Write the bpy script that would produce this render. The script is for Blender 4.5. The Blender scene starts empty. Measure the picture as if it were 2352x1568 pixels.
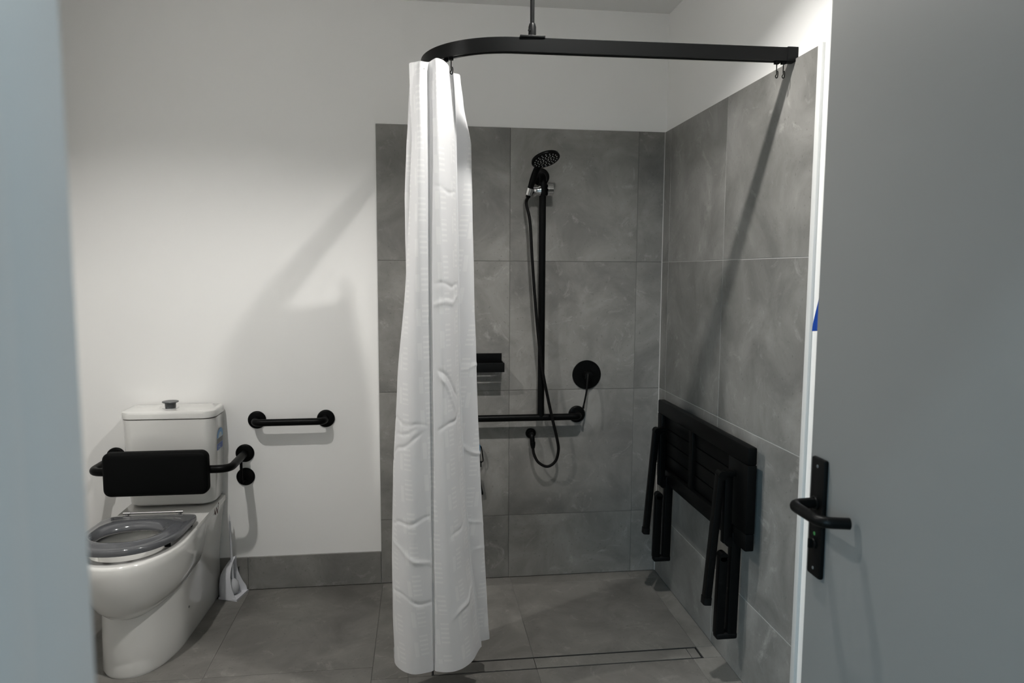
import bpy, bmesh, math, random
from mathutils import Vector, Matrix, noise
random.seed(7)
SC = bpy.context.scene
COL = SC.collection
PI = math.pi

# ------------------------------------------------------------------ camera
cam_d = bpy.data.cameras.new('camera')
cam = bpy.data.objects.new('camera', cam_d)
COL.objects.link(cam)
cam_d.sensor_fit = 'HORIZONTAL'
cam_d.sensor_width = 36.0
cam_d.lens = 36.0 * 1640.6 / 2352.0
cam_d.clip_start = 0.02
_yaw, _pit, _rol = 0.1268, 0.0977, 0.0047
_f = Vector((math.sin(_yaw) * math.cos(_pit), math.cos(_yaw) * math.cos(_pit), -math.sin(_pit)))
_r0 = Vector((math.cos(_yaw), -math.sin(_yaw), 0))
_u0 = _r0.cross(_f)
_r = math.cos(_rol) * _r0 + math.sin(_rol) * _u0
_u = -math.sin(_rol) * _r0 + math.cos(_rol) * _u0
_m = Matrix((( _r.x, _u.x, -_f.x, -1.1302), (_r.y, _u.y, -_f.y, -3.2753), (_r.z, _u.z, -_f.z, 1.4583), (0, 0, 0, 1)))
cam.matrix_world = _m
cam_d.dof.use_dof = True
cam_d.dof.focus_distance = 2.7
cam_d.dof.aperture_fstop = 4.6
SC.camera = cam

# ------------------------------------------------------------------ world, lights, exposure
W = bpy.data.worlds.new('daylight')
SC.world = W
W.use_nodes = True
_wt = W.node_tree
_tc = _wt.nodes.new('ShaderNodeTexCoord'); _sp = _wt.nodes.new('ShaderNodeSeparateXYZ')
_mr = _wt.nodes.new('ShaderNodeMapRange'); _mr.inputs['From Min'].default_value = -0.03; _mr.inputs['From Max'].default_value = 0.03
_mx = _wt.nodes.new('ShaderNodeMix'); _mx.data_type = 'RGBA'
_mx.inputs['A'].default_value = (0.10, 0.105, 0.10, 1)      # ground below the horizon
_mx.inputs['B'].default_value = (0.50, 0.78, 1.0, 1)        # pale blue sky
_wt.links.new(_tc.outputs['Generated'], _sp.inputs[0]); _wt.links.new(_sp.outputs['Z'], _mr.inputs['Value'])
_wt.links.new(_mr.outputs['Result'], _mx.inputs['Factor']); _wt.links.new(_mx.outputs['Result'], _wt.nodes['Background'].inputs[0])
_wt.nodes['Background'].inputs[1].default_value = 20.0
LAMP_W = 22.5
HALL_W = 10.0
LAMP_POS = ((-2.08, -1.44), (-0.68, -1.44))
SC.view_settings.view_transform = 'Standard'
SC.view_settings.look = 'None'
SC.view_settings.gamma = 1.0
SC.view_settings.use_curve_mapping = False
SC.view_settings.exposure = 0.0
SC.cycles.glossy_bounces = 2
SC.cycles.transmission_bounces = 3
SC.cycles.max_bounces = 6
SC.cycles.caustics_reflective = False
SC.cycles.caustics_refractive = False
SC.cycles.adaptive_threshold = 0.05

# room numbers (metres): right wall tile face X=0, back wall tile face Y=0, floor Z=0
XL, YF, ZC, TH = -2.66, -2.878, 2.6345, 2.105
TT = 0.009           # tile thickness
DX = -0.32           # open door face
JX = -1.308          # left jamb reveal


# ------------------------------------------------------------------ materials
def newmat(name):
    m = bpy.data.materials.new(name)
    m.use_nodes = True
    nt = m.node_tree
    return m, nt, nt.nodes['Principled BSDF']


def plain(name, col, rough=0.5, metal=0.0, spec=0.5, bump=0.0, bscale=200.0, coat=0.0, var=0.0):
    m, nt, b = newmat(name)
    b.inputs['Base Color'].default_value = (*col, 1)
    b.inputs['Roughness'].default_value = rough
    b.inputs['Metallic'].default_value = metal
    b.inputs['Specular IOR Level'].default_value = spec
    if coat:
        b.inputs['Coat Weight'].default_value = coat
        b.inputs['Coat Roughness'].default_value = 0.05
    if not (bump or var): return m
    tc = nt.nodes.new('ShaderNodeTexCoord')
    n = nt.nodes.new('ShaderNodeTexNoise')
    n.inputs['Scale'].default_value = bscale
    n.inputs['Detail'].default_value = 3
    nt.links.new(tc.outputs['Object'], n.inputs['Vector'])
    if bump:
        bp = nt.nodes.new('ShaderNodeBump')
        bp.inputs['Strength'].default_value = bump
        bp.inputs['Distance'].default_value = 0.001
        nt.links.new(n.outputs['Fac'], bp.inputs['Height'])
        nt.links.new(bp.outputs['Normal'], b.inputs['Normal'])
    if var:
        n2 = nt.nodes.new('ShaderNodeTexNoise')
        n2.inputs['Scale'].default_value = 3.0
        nt.links.new(tc.outputs['Object'], n2.inputs['Vector'])
        mx = nt.nodes.new('ShaderNodeMix')
        mx.data_type = 'RGBA'
        mx.inputs['A'].default_value = (*[c * (1 - var) for c in col], 1)
        mx.inputs['B'].default_value = (*[min(1, c * (1 + var)) for c in col], 1)
        nt.links.new(n2.outputs['Fac'], mx.inputs['Factor'])
        nt.links.new(mx.outputs['Result'], b.inputs['Base Color'])
    return m


def tile_mat(name, lo, mid, hi, rough=0.42):
    """concrete-look porcelain: mottled cement grey, pale scratches, dark pits"""
    m, nt, b = newmat(name)
    N, L = nt.nodes.new, nt.links.new
    geo = N('ShaderNodeNewGeometry')
    oi = N('ShaderNodeObjectInfo')
    sc = N('ShaderNodeVectorMath'); sc.operation = 'SCALE'; sc.inputs[0].default_value = (37.0, 17.0, 53.0)
    L(oi.outputs['Random'], sc.inputs['Scale'])
    ad = N('ShaderNodeVectorMath'); ad.operation = 'ADD'
    L(geo.outputs['Position'], ad.inputs[0]); L(sc.outputs['Vector'], ad.inputs[1])
    n1 = N('ShaderNodeTexNoise'); n1.inputs['Scale'].default_value = 4.2; n1.inputs['Detail'].default_value = 5
    n1.inputs['Roughness'].default_value = 0.62; n1.inputs['Distortion'].default_value = 0.5
    L(ad.outputs['Vector'], n1.inputs['Vector'])
    cr = N('ShaderNodeValToRGB')
    cr.color_ramp.elements[0].position = 0.32; cr.color_ramp.elements[0].color = (*lo, 1)
    cr.color_ramp.elements[1].position = 0.70; cr.color_ramp.elements[1].color = (*hi, 1)
    e = cr.color_ramp.elements.new(0.5); e.color = (*mid, 1)
    L(n1.outputs['Fac'], cr.inputs['Fac'])
    # pale smeared flecks
    n2 = N('ShaderNodeTexNoise'); n2.inputs['Scale'].default_value = 7.0; n2.inputs['Detail'].default_value = 6
    n2.inputs['Roughness'].default_value = 0.75; n2.inputs['Distortion'].default_value = 1.6
    L(ad.outputs['Vector'], n2.inputs['Vector'])
    r2 = N('ShaderNodeMapRange'); r2.inputs['From Min'].default_value = 0.57; r2.inputs['From Max'].default_value = 0.74
    r2.inputs['To Max'].default_value = 0.55
    L(n2.outputs['Fac'], r2.inputs['Value'])
    mx = N('ShaderNodeMix'); mx.data_type = 'RGBA'
    mx.inputs['B'].default_value = (*[min(1, c * 1.55) for c in hi], 1)
    L(r2.outputs['Result'], mx.inputs['Factor']); L(cr.outputs['Color'], mx.inputs['A'])
    # fine pits
    n3 = N('ShaderNodeTexNoise'); n3.inputs['Scale'].default_value = 90.0; n3.inputs['Detail'].default_value = 2
    L(ad.outputs['Vector'], n3.inputs['Vector'])
    r3 = N('ShaderNodeMapRange'); r3.inputs['From Min'].default_value = 0.26; r3.inputs['From Max'].default_value = 0.34
    r3.inputs['To Min'].default_value = 0.35; r3.inputs['To Max'].default_value = 0.0
    L(n3.outputs['Fac'], r3.inputs['Value'])
    mx2 = N('ShaderNodeMix'); mx2.data_type = 'RGBA'
    mx2.inputs['B'].default_value = (*[c * 0.45 for c in lo], 1)
    L(r3.outputs['Result'], mx2.inputs['Factor']); L(mx.outputs['Result'], mx2.inputs['A'])
    # slight tile to tile tone shift
    r4 = N('ShaderNodeMapRange'); r4.inputs['To Min'].default_value = 0.93; r4.inputs['To Max'].default_value = 1.07
    L(oi.outputs['Random'], r4.inputs['Value'])
    vm = N('ShaderNodeVectorMath'); vm.operation = 'SCALE'
    L(mx2.outputs['Result'], vm.inputs[0]); L(r4.outputs['Result'], vm.inputs['Scale'])
    L(vm.outputs['Vector'], b.inputs['Base Color'])
    b.inputs['Roughness'].default_value = rough
    b.inputs['Specular IOR Level'].default_value = 0.35
    bp = N('ShaderNodeBump'); bp.inputs['Strength'].default_value = 0.12; bp.inputs['Distance'].default_value = 0.002
    L(n3.outputs['Fac'], bp.inputs['Height']); L(bp.outputs['Normal'], b.inputs['Normal'])
    return m


def curtain_mat():
    m, nt, b = newmat('white jacquard polyester')
    N, L = nt.nodes.new, nt.links.new
    uv = N('ShaderNodeUVMap'); uv.uv_map = 'UVMap'
    sx = N('ShaderNodeSeparateXYZ'); L(uv.outputs['UV'], sx.inputs[0])

    def mth(op, a, bv=None, c=None):
        n = N('ShaderNodeMath'); n.operation = op
        for i, v in enumerate((a, bv, c)):
            if v is None: continue
            if isinstance(v, (int, float)): n.inputs[i].default_value = v
            else: L(v, n.inputs[i])
        return n.outputs[0]
    u, v = sx.outputs['X'], sx.outputs['Y']
    # woven ladders: columns across the cloth, dashes stacked in groups up it
    col = mth('FRACT', mth('DIVIDE', u, 0.085))
    colid = mth('FLOOR', mth('DIVIDE', u, 0.085))
    incol = mth('MULTIPLY', mth('GREATER_THAN', col, 0.18), mth('LESS_THAN', col, 0.5))
    vo = mth('ADD', v, mth('MULTIPLY', colid, 0.037))
    dash = mth('LESS_THAN', mth('FRACT', mth('DIVIDE', vo, 0.016)), 0.42)
    grp = mth('LESS_THAN', mth('FRACT', mth('DIVIDE', vo, 0.105)), 0.72)
    pat = mth('MULTIPLY', mth('MULTIPLY', incol, dash), grp)
    blk = mth('MULTIPLY', mth('MULTIPLY', mth('GREATER_THAN', col, 0.56), mth('LESS_THAN', col, 0.72)),
              mth('LESS_THAN', mth('FRACT', mth('DIVIDE', vo, 0.105)), 0.5))
    allp = mth('MAXIMUM', pat, mth('MULTIPLY', blk, 0.8))
    mx = N('ShaderNodeMix'); mx.data_type = 'RGBA'
    mx.inputs['A'].default_value = (0.80, 0.80, 0.81, 1)
    mx.inputs['B'].default_value = (0.88, 0.88, 0.88, 1)
    L(allp, mx.inputs['Factor'])
    L(mx.outputs['Result'], b.inputs['Base Color'])
    b.inputs['Roughness'].default_value = 0.62
    b.inputs['Sheen Weight'].default_value = 0.1
    tr = N('ShaderNodeBsdfTranslucent'); tr.inputs['Color'].default_value = (0.8, 0.8, 0.8, 1)
    ms = N('ShaderNodeMixShader'); ms.inputs[0].default_value = 0.22
    L(b.outputs[0], ms.inputs[1]); L(tr.outputs[0], ms.inputs[2])
    L(ms.outputs[0], nt.nodes['Material Output'].inputs['Surface'])
    ns = N('ShaderNodeTexNoise'); ns.inputs['Scale'].default_value = 14.0; ns.inputs['Detail'].default_value = 4
    L(uv.outputs['UV'], ns.inputs['Vector'])
    hs = mth('ADD', mth('MULTIPLY', allp, 0.25), ns.outputs['Fac'])
    bp = N('ShaderNodeBump'); bp.inputs['Strength'].default_value = 0.14; bp.inputs['Distance'].default_value = 0.004
    L(hs, bp.inputs['Height']); L(bp.outputs['Normal'], b.inputs['Normal'])
    L(bp.outputs['Normal'], tr.inputs['Normal'])
    return m


M = {}
M['plaster'] = plain('white wall paint', (0.87, 0.865, 0.85), 0.6, var=0.012)
M['ceiling'] = plain('white ceiling paint', (0.87, 0.865, 0.85), 0.75)
M['tile'] = tile_mat('grey concrete porcelain', (0.156, 0.153, 0.144), (0.217, 0.212, 0.200), (0.295, 0.288, 0.273))
M['ftile'] = tile_mat('grey concrete floor porcelain', (0.118, 0.114, 0.104), (0.165, 0.159, 0.147), (0.215, 0.208, 0.192), 0.5)
M['grout'] = plain('pale grey grout', (0.50, 0.49, 0.475), 0.9, bump=0.2, bscale=500)
M['fgrout'] = plain('mid grey grout', (0.165, 0.161, 0.152), 0.9, bump=0.2, bscale=500)
M['trim'] = plain('matt silver tile trim', (0.62, 0.625, 0.615), 0.55, metal=0.0, spec=0.2)
M['black'] = plain('black powder coat', (0.0028, 0.003, 0.003), 0.36, spec=0.09, bump=0.06, bscale=900)
M['rail'] = plain('satin black aluminium', (0.006, 0.0064, 0.0064), 0.36, spec=0.11, bump=0.03, bscale=900)
M['rubber'] = plain('black rubber', (0.004, 0.004, 0.004), 0.6, spec=0.12)
M['pad'] = plain('black moulded foam', (0.003, 0.0034, 0.0034), 0.6, spec=0.08, bump=0.25, bscale=700)
M['ceramic'] = plain('white glazed ceramic', (0.74, 0.735, 0.71), 0.12, spec=0.5, coat=0.5, var=0.01)
M['ceramic_in'] = plain('white glazed bowl', (0.80, 0.795, 0.77), 0.15, spec=0.5, coat=0.4)
M['seat'] = plain('grey gloss plastic', (0.088, 0.091, 0.098), 0.13, spec=0.5, coat=0.3)
M['button'] = plain('dark grey plastic', (0.07, 0.075, 0.078), 0.35, spec=0.5)
M['chrome'] = plain('polished chrome', (0.75, 0.75, 0.75), 0.08, metal=1.0)
M['dot'] = plain('pale silicone', (0.62, 0.62, 0.62), 0.6)
M['plastic'] = plain('white matt plastic', (0.66, 0.665, 0.70), 0.5, spec=0.4)
M['bristle'] = plain('white brush bristle', (0.55, 0.56, 0.58), 0.85, bump=0.6, bscale=600)
M['door'] = plain('grey door paint', (0.168, 0.170, 0.166), 0.5, spec=0.4, bump=0.08, bscale=420, var=0.015)
M['frame'] = plain('white enamel frame', (0.60, 0.615, 0.62), 0.4, spec=0.45)
M['towel'] = plain('blue terry cloth', (0.012, 0.055, 0.30), 0.95, spec=0.1, bump=1.0, bscale=320, var=0.12)
M['steel'] = plain('brushed stainless steel', (0.10, 0.10, 0.10), 0.4, metal=0.6)
M['void'] = plain('dark gap', (0.006, 0.006, 0.006), 0.9)
M['st_blue'] = plain('label print blue', (0.05, 0.10, 0.38), 0.4)
M['st_sky'] = plain('label print light blue', (0.10, 0.28, 0.55), 0.4)
M['st_grey'] = plain('label print grey', (0.12, 0.125, 0.12), 0.4)
M['st_pale'] = plain('label paper pale', (0.45, 0.55, 0.60), 0.4)
M['st_green'] = plain('label print grey green', (0.28, 0.36, 0.36), 0.4)
M['ink'] = plain('dark red crayon', (0.10, 0.035, 0.03), 0.8)
M['green'] = plain('green indicator', (0.02, 0.12, 0.03), 0.5)
M['cord'] = plain('blue nylon', (0.01, 0.11, 0.24), 0.6)
M['hallfloor'] = plain('beige hall vinyl', (0.35, 0.34, 0.32), 0.5, var=0.05)
M['hallwall'] = plain('white hall paint', (0.72, 0.73, 0.73), 0.6)
M['curtain'] = curtain_mat()
_g, _nt, _b = newmat('window glass')
_b.inputs['Base Color'].default_value = (0.9, 0.95, 0.95, 1)
_b.inputs['Roughness'].default_value = 0.02
_t = _nt.nodes.new('ShaderNodeBsdfTransparent'); _t.inputs[0].default_value = (0.94, 0.97, 0.96, 1)
_x = _nt.nodes.new('ShaderNodeMixShader'); _x.inputs[0].default_value = 0.05
_nt.links.new(_t.outputs[0], _x.inputs[1]); _nt.links.new(_b.outputs[0], _x.inputs[2])
_nt.links.new(_x.outputs[0], _nt.nodes['Material Output'].inputs['Surface'])
M['glass'] = _g
_g, _nt, _b = newmat('lit diffuser')
_b.inputs['Base Color'].default_value = (0.9, 0.9, 0.88, 1)
_b.inputs['Emission Color'].default_value = (1, 0.97, 0.92, 1)
_b.inputs['Emission Strength'].default_value = 6.0
M['lens'] = _g
_g, _nt, _b = newmat('added fill glow')
_b.inputs['Base Color'].default_value = (0.85, 0.85, 0.83, 1)
_b.inputs['Emission Color'].default_value = (1, 0.975, 0.935, 1)
_b.inputs['Emission Strength'].default_value = 45.0  # added emission, no such lamp part known: lifts upper walls and ceiling
M['fill_glow'] = _g


# ------------------------------------------------------------------ mesh helpers
def BM():
    return bmesh.new()


def box(bm, x0, x1, y0, y1, z0, z1, bev=0.0, seg=2):
    x0, x1 = sorted((x0, x1)); y0, y1 = sorted((y0, y1)); z0, z1 = sorted((z0, z1))
    vs = [bm.verts.new((x, y, z)) for x in (x0, x1) for y in (y0, y1) for z in (z0, z1)]
    fs = [(0, 1, 3, 2), (4, 6, 7, 5), (0, 4, 5, 1), (2, 3, 7, 6), (0, 2, 6, 4), (1, 5, 7, 3)]
    faces = [bm.faces.new([vs[i] for i in f]) for f in fs]
    if bev > 0:
        es = list({e for f in faces for e in f.edges})
        bmesh.ops.bevel(bm, geom=es, offset=bev, segments=seg, profile=0.5, affect='EDGES')
    return bm


def loft(bm, rings, close=True, cap0=True, cap1=True):
    """rings: lists of points, same count; close = each ring is closed"""
    R = [[bm.verts.new(p) for p in r] for r in rings]
    n = len(R[0])
    for a, b in zip(R, R[1:]):
        for i in range(n if close else n - 1):
            j = (i + 1) % n
            bm.faces.new((a[i], a[j], b[j], b[i]))
    if cap0 and close: bm.faces.new(list(reversed(R[0])))
    if cap1 and close: bm.faces.new(R[-1])
    return R


def spline(pts, n=8, closed=False):
    P = [Vector(p) for p in pts]
    out = []
    m = len(P)
    rng = range(m if closed else m - 1)
    for i in rng:
        if closed:
            p0, p1, p2, p3 = P[(i - 1) % m], P[i], P[(i + 1) % m], P[(i + 2) % m]
        else:
            p0 = P[i - 1] if i else P[0] * 2 - P[1]
            p1, p2 = P[i], P[i + 1]
            p3 = P[i + 2] if i + 2 < m else P[-1] * 2 - P[-2]
        for k in range(n):
            t = k / n
            out.append(0.5 * ((2 * p1) + (-p0 + p2) * t + (2 * p0 - 5 * p1 + 4 * p2 - p3) * t * t
                              + (-p0 + 3 * p1 - 3 * p2 + p3) * t ** 3))
    if not closed: out.append(P[-1])
    return out


def round_path(pts, rad, n=6):
    """polyline with circular-ish corners of radius rad"""
    P = [Vector(p) for p in pts]
    out = [P[0]]
    for i in range(1, len(P) - 1):
        a, b, c = P[i - 1], P[i], P[i + 1]
        d1, d2 = (a - b), (c - b)
        r = min(rad, d1.length * 0.49, d2.length * 0.49)
        s, e = b + d1.normalized() * r, b + d2.normalized() * r
        for k in range(n + 1):
            t = k / n
            out.append((1 - t) ** 2 * s + 2 * t * (1 - t) * b + t * t * e)
    out.append(P[-1])
    return out


def frames(P):
    T = []
    for i in range(len(P)):
        a, b = P[max(i - 1, 0)], P[min(i + 1, len(P) - 1)]
        T.append((b - a).normalized())
    ref = Vector((0, 0, 1)) if abs(T[0].z) < 0.9 else Vector((1, 0, 0))
    n = (ref - T[0] * ref.dot(T[0])).normalized()
    F = []
    for t in T:
        n = (n - t * n.dot(t)).normalized()
        F.append((t, n, t.cross(n)))
    return F


def tube(bm, pts, r, seg=14, caps=True):
    P = [Vector(p) for p in pts]
    rr = r if isinstance(r, (list, tuple)) else [r] * len(P)
    rings = []
    for p, (t, a, b), q in zip(P, frames(P), rr):
        rings.append([p + (a * math.cos(2 * PI * k / seg) + b * math.sin(2 * PI * k / seg)) * q for k in range(seg)])
    return loft(bm, rings, True, caps, caps)


def lathe(bm, prof, origin, axis, seg=32, caps=True):
    """prof: (distance along axis, radius)"""
    ax = Vector(axis).normalized()
    ref = Vector((0, 0, 1)) if abs(ax.z) < 0.9 else Vector((1, 0, 0))
    a = (ref - ax * ref.dot(ax)).normalized(); b = ax.cross(a)
    o = Vector(origin)
    rings = [[o + ax * d + (a * math.cos(2 * PI * k / seg) + b * math.sin(2 * PI * k / seg)) * max(r, 1e-5)
              for k in range(seg)] for d, r in prof]
    return loft(bm, rings, True, caps, caps)


def bar(bm, p0, p1, w, d, up=(0, 1, 0), bev=0.003):
    """square bar from p0 to p1, w across `up`, d across the third axis"""
    p0, p1 = Vector(p0), Vector(p1)
    t = (p1 - p0).normalized(); a = Vector(up); a = (a - t * a.dot(t)).normalized(); b = t.cross(a)
    pr = []
    for sx, sy in ((-1, -1), (1, -1), (1, 1), (-1, 1)):
        for k in range(3):
            ang = math.atan2(sy, sx) - PI / 4 + k * PI / 4
            cx, cy = sx * (w / 2 - bev), sy * (d / 2 - bev)
            pr.append((cx + bev * math.cos(ang), cy + bev * math.sin(ang)))
    rings = [[p + a * x + b * y for x, y in pr] for p in (p0, p1)]
    loft(bm, rings)


def finish(name, bm, mat, parent=None, off=(0, 0, 0), smooth=True, angle=40):
    bmesh.ops.recalc_face_normals(bm, faces=bm.faces[:])
    o3 = Vector(off)
    if o3.length:
        for v in bm.verts: v.co -= o3
    me = bpy.data.meshes.new(name)
    bm.to_mesh(me); bm.free()
    if smooth:
        for p in me.polygons: p.use_smooth = True
        me.set_sharp_from_angle(angle=math.radians(angle))
    me.materials.append(mat)
    o = bpy.data.objects.new(name, me)
    COL.objects.link(o)
    if parent: o.parent = parent
    return o


def tag(o, label=None, cat=None, group=None, kind=None):
    if label: o['label'] = label
    if cat: o['category'] = cat
    if group: o['group'] = group
    if kind: o['kind'] = kind
    return o


class Thing:
    """an Empty at the thing's base; parts are given in room coordinates"""
    def __init__(self, name, loc, label, cat, group=None, kind=None):
        self.e = bpy.data.objects.new(name, None)
        self.e.empty_display_size = 0.05
        self.e.location = loc; self.loc = loc
        COL.objects.link(self.e)
        tag(self.e, label, cat, group, kind)

    def part(self, name, bm, mat, parent=None, label=None, kind=None, smooth=True, angle=40):
        o = finish(name, bm, mat, parent or self.e, self.loc, smooth, angle)
        return tag(o, label, None, None, kind)


def struct(name, bm, mat, label, cat, parent=None):
    o = finish(name, bm, mat, parent, smooth=False)
    if not parent: tag(o, label, cat, None, 'structure')
    return o


_tiles = {}


def tile(parent, axis, c, w, h, mat, name='tile', thick=TT, bev=0.0008):
    """axis: the face normal ('y' back wall, 'x' right wall, 'z' floor); c = centre of the visible face; w, h sizes"""
    key = (axis, round(w, 4), round(h, 4), mat.name, thick)
    if key not in _tiles:
        bm = BM()
        if axis == 'y': box(bm, -w / 2, w / 2, 0, thick, -h / 2, h / 2)
        elif axis == 'x': box(bm, 0, thick, -w / 2, w / 2, -h / 2, h / 2)
        else: box(bm, -w / 2, w / 2, -h / 2, h / 2, -thick, 0)
        bmesh.ops.bevel(bm, geom=bm.edges[:], offset=bev, segments=1, affect='EDGES')
        bmesh.ops.recalc_face_normals(bm, faces=bm.faces[:])
        me = bpy.data.meshes.new(name); bm.to_mesh(me); bm.free(); me.materials.append(mat)
        _tiles[key] = me
    o = bpy.data.objects.new(name, _tiles[key]); COL.objects.link(o)
    o.parent = parent; o.location = c
    return o


# ------------------------------------------------------------------ room shell
G = 0.0024          # joint width
PB, PR = TT - 0.0005, TT - 0.0005      # plaster planes behind the tile faces
bm = BM(); box(bm, XL - 0.1, 0.12, PB, PB + 0.12, -0.1, ZC + 0.1)
wall_back = struct('wall_back', bm, M['plaster'], 'white painted back wall with grey tiled shower area', 'wall')
bm = BM(); box(bm, PR, PR + 0.12, YF - 0.11, PB, -0.1, ZC + 0.1)
wall_right = struct('wall_right', bm, M['plaster'], 'right wall, grey tiles below white paint', 'wall')
bm = BM(); box(bm, XL - 0.1, XL, YF - 0.11, PB, -0.1, ZC + 0.1)
struct('wall_left', bm, M['plaster'], 'white painted wall beside the toilet', 'wall')
bm = BM(); box(bm, XL - 0.1, 0.12, YF - 0.11, PB + 0.12, ZC, ZC + 0.1)
struct('ceiling', bm, M['ceiling'], 'white painted bathroom ceiling', 'ceiling')
bm = BM(); box(bm, XL - 0.1, 0.12, YF - 0.11, PB + 0.1, -0.1, -0.0022)
floor = struct('floor', bm, M['fgrout'], 'grey tiled bathroom floor', 'floor')
# front wall with the doorway the picture is taken through
HEAD = 2.23
bm = BM()
box(bm, XL, JX - 0.02, YF - 0.11, YF, -0.002, ZC)
box(bm, DX + 0.055, PR, YF - 0.11, YF, -0.002, ZC)
box(bm, JX - 0.02, DX + 0.055, YF - 0.11, YF, HEAD + 0.02, ZC)
struct('wall_front', bm, M['plaster'], 'white wall holding the doorway', 'wall')
# enamelled door frame: reveal with a slim stop, jambs and head
df = Thing('trim_1', (JX, YF, 0), 'pale blue-white door frame, blurred at the left edge', 'door frame', None, 'structure')
bm = BM(); box(bm, JX - 0.02, JX, YF - 0.125, YF, 0, HEAD, 0.002)
jl = df.part('jamb', bm, M['frame'])
bm = BM(); box(bm, JX, JX + 0.006, YF - 0.124, YF - 0.067, 0, HEAD, 0.003); df.part('door_stop', bm, M['frame'], jl)
bm = BM(); box(bm, JX - 0.075, JX - 0.02, YF - 0.125, YF - 0.11, 0, HEAD + 0.06, 0.002); df.part('architrave', bm, M['frame'])
bm = BM(); box(bm, DX + 0.035, DX + 0.055, YF - 0.125, YF, 0, HEAD, 0.002)
jr = df.part('jamb', bm, M['frame'])
bm = BM(); box(bm, DX + 0.055, DX + 0.11, YF - 0.125, YF - 0.11, 0, HEAD + 0.06, 0.002); df.part('architrave', bm, M['frame'])
bm = BM(); box(bm, JX - 0.02, DX + 0.055, YF - 0.125, YF, HEAD, HEAD + 0.02, 0.002); df.part('head', bm, M['frame'])
# hall outside
HY = -4.75
bm = BM(); box(bm, -4.2, 1.4, HY - 0.1, YF - 0.11, -0.1, -0.002)
struct('floor_hall', bm, M['hallfloor'], 'pale hall floor outside the doorway', 'floor')
bm = BM(); box(bm, -4.2, 1.4, HY - 0.1, YF - 0.11, ZC, ZC + 0.1)
struct('ceiling_hall', bm, M['ceiling'], 'white hall ceiling outside the doorway', 'ceiling')
bm = BM()
WX0, WX1, WZ0, WZ1 = -2.60, -1.66, 0.55, 2.50
box(bm, -4.2, WX0, HY - 0.1, HY, 0, ZC); box(bm, WX1, 1.4, HY - 0.1, HY, 0, ZC)
box(bm, WX0, WX1, HY - 0.1, HY, 0, WZ0); box(bm, WX0, WX1, HY - 0.1, HY, WZ1, ZC)
struct('wall_hall', bm, M['hallwall'], 'white hall wall with a large window', 'wall')
bm = BM(); box(bm, -4.3, -4.2, HY - 0.1, YF - 0.11, -0.1, ZC + 0.1); struct('wall_hall_left', bm, M['hallwall'], 'white end wall of the hall, on the left', 'wall')
bm = BM(); box(bm, 1.4, 1.5, HY - 0.1, YF - 0.11, -0.1, ZC + 0.1); struct('wall_hall_right', bm, M['hallwall'], 'white end wall of the hall, on the right', 'wall')
bm = BM(); box(bm, -4.2, XL - 0.1, YF - 0.11, YF, -0.002, ZC); box(bm, 0.12, 1.4, YF - 0.11, YF, -0.002, ZC)
struct('wall_hall_front', bm, M['hallwall'], 'white hall wall beside the bathroom', 'wall')
wn = Thing('window_1', ((WX0 + WX1) / 2, HY - 0.05, WZ0), 'large daylight window in the hall', 'window', None, 'structure')
bm = BM()
for a, b2, c, d in ((WX0, WX0 + 0.05, WZ0, WZ1), (WX1 - 0.05, WX1, WZ0, WZ1), (WX0 + 0.05, WX1 - 0.05, WZ0, WZ0 + 0.05), (WX0 + 0.05, WX1 - 0.05, WZ1 - 0.05, WZ1)):
    box(bm, a, b2, HY - 0.08, HY - 0.03, c, d, 0.003)
wn.part('window_frame', bm, M['frame'])
bm = BM(); box(bm, WX0 + 0.05, WX1 - 0.05, HY - 0.058, HY - 0.053, WZ0 + 0.05, WZ1 - 0.05); wn.part('pane', bm, M['glass'])
pl = bpy.data.lights.new('window_daylight', 'AREA'); pl.shape = 'RECTANGLE'
pl.size = WX1 - WX0; pl.size_y = WZ1 - WZ0; pl.cycles.is_portal = True
po = bpy.data.objects.new('window_daylight', pl); COL.objects.link(po)
po.location = ((WX0 + WX1) / 2, HY - 0.02, (WZ0 + WZ1) / 2); po.rotation_euler = (PI / 2, 0, 0)

# wall tiles, back wall
rows = [(0.0, TH - 1.8), (TH - 1.8, TH - 1.2), (TH - 1.2, TH - 0.6), (TH - 0.6, TH)]
XT = -1.3243
for z0, z1 in rows:
    for x0, x1 in ((XT, XT + 0.6), (XT + 0.6, XT + 1.2), (XT + 1.2, 0.0)):
        tile(wall_back, 'y', ((x0 + x1) / 2, 0, (z0 + z1) / 2), x1 - x0 - G, z1 - z0 - G, M['tile'])
bm = BM(); box(bm, XT + 0.001, 0, 0.0018, PB + 0.001, 0, TH - 0.001); struct('grout_bed', bm, M['fgrout'], None, None, wall_back)
# skirting tiles left of the shower
SK = 0.155
xs = XT
while xs > XL + 0.01:
    x0 = max(xs - 0.6, XL)
    tile(wall_back, 'y', ((x0 + xs) / 2, 0, SK / 2), xs - x0 - G, SK - G, M['tile'], 'skirting_tile')
    xs = x0
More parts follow.
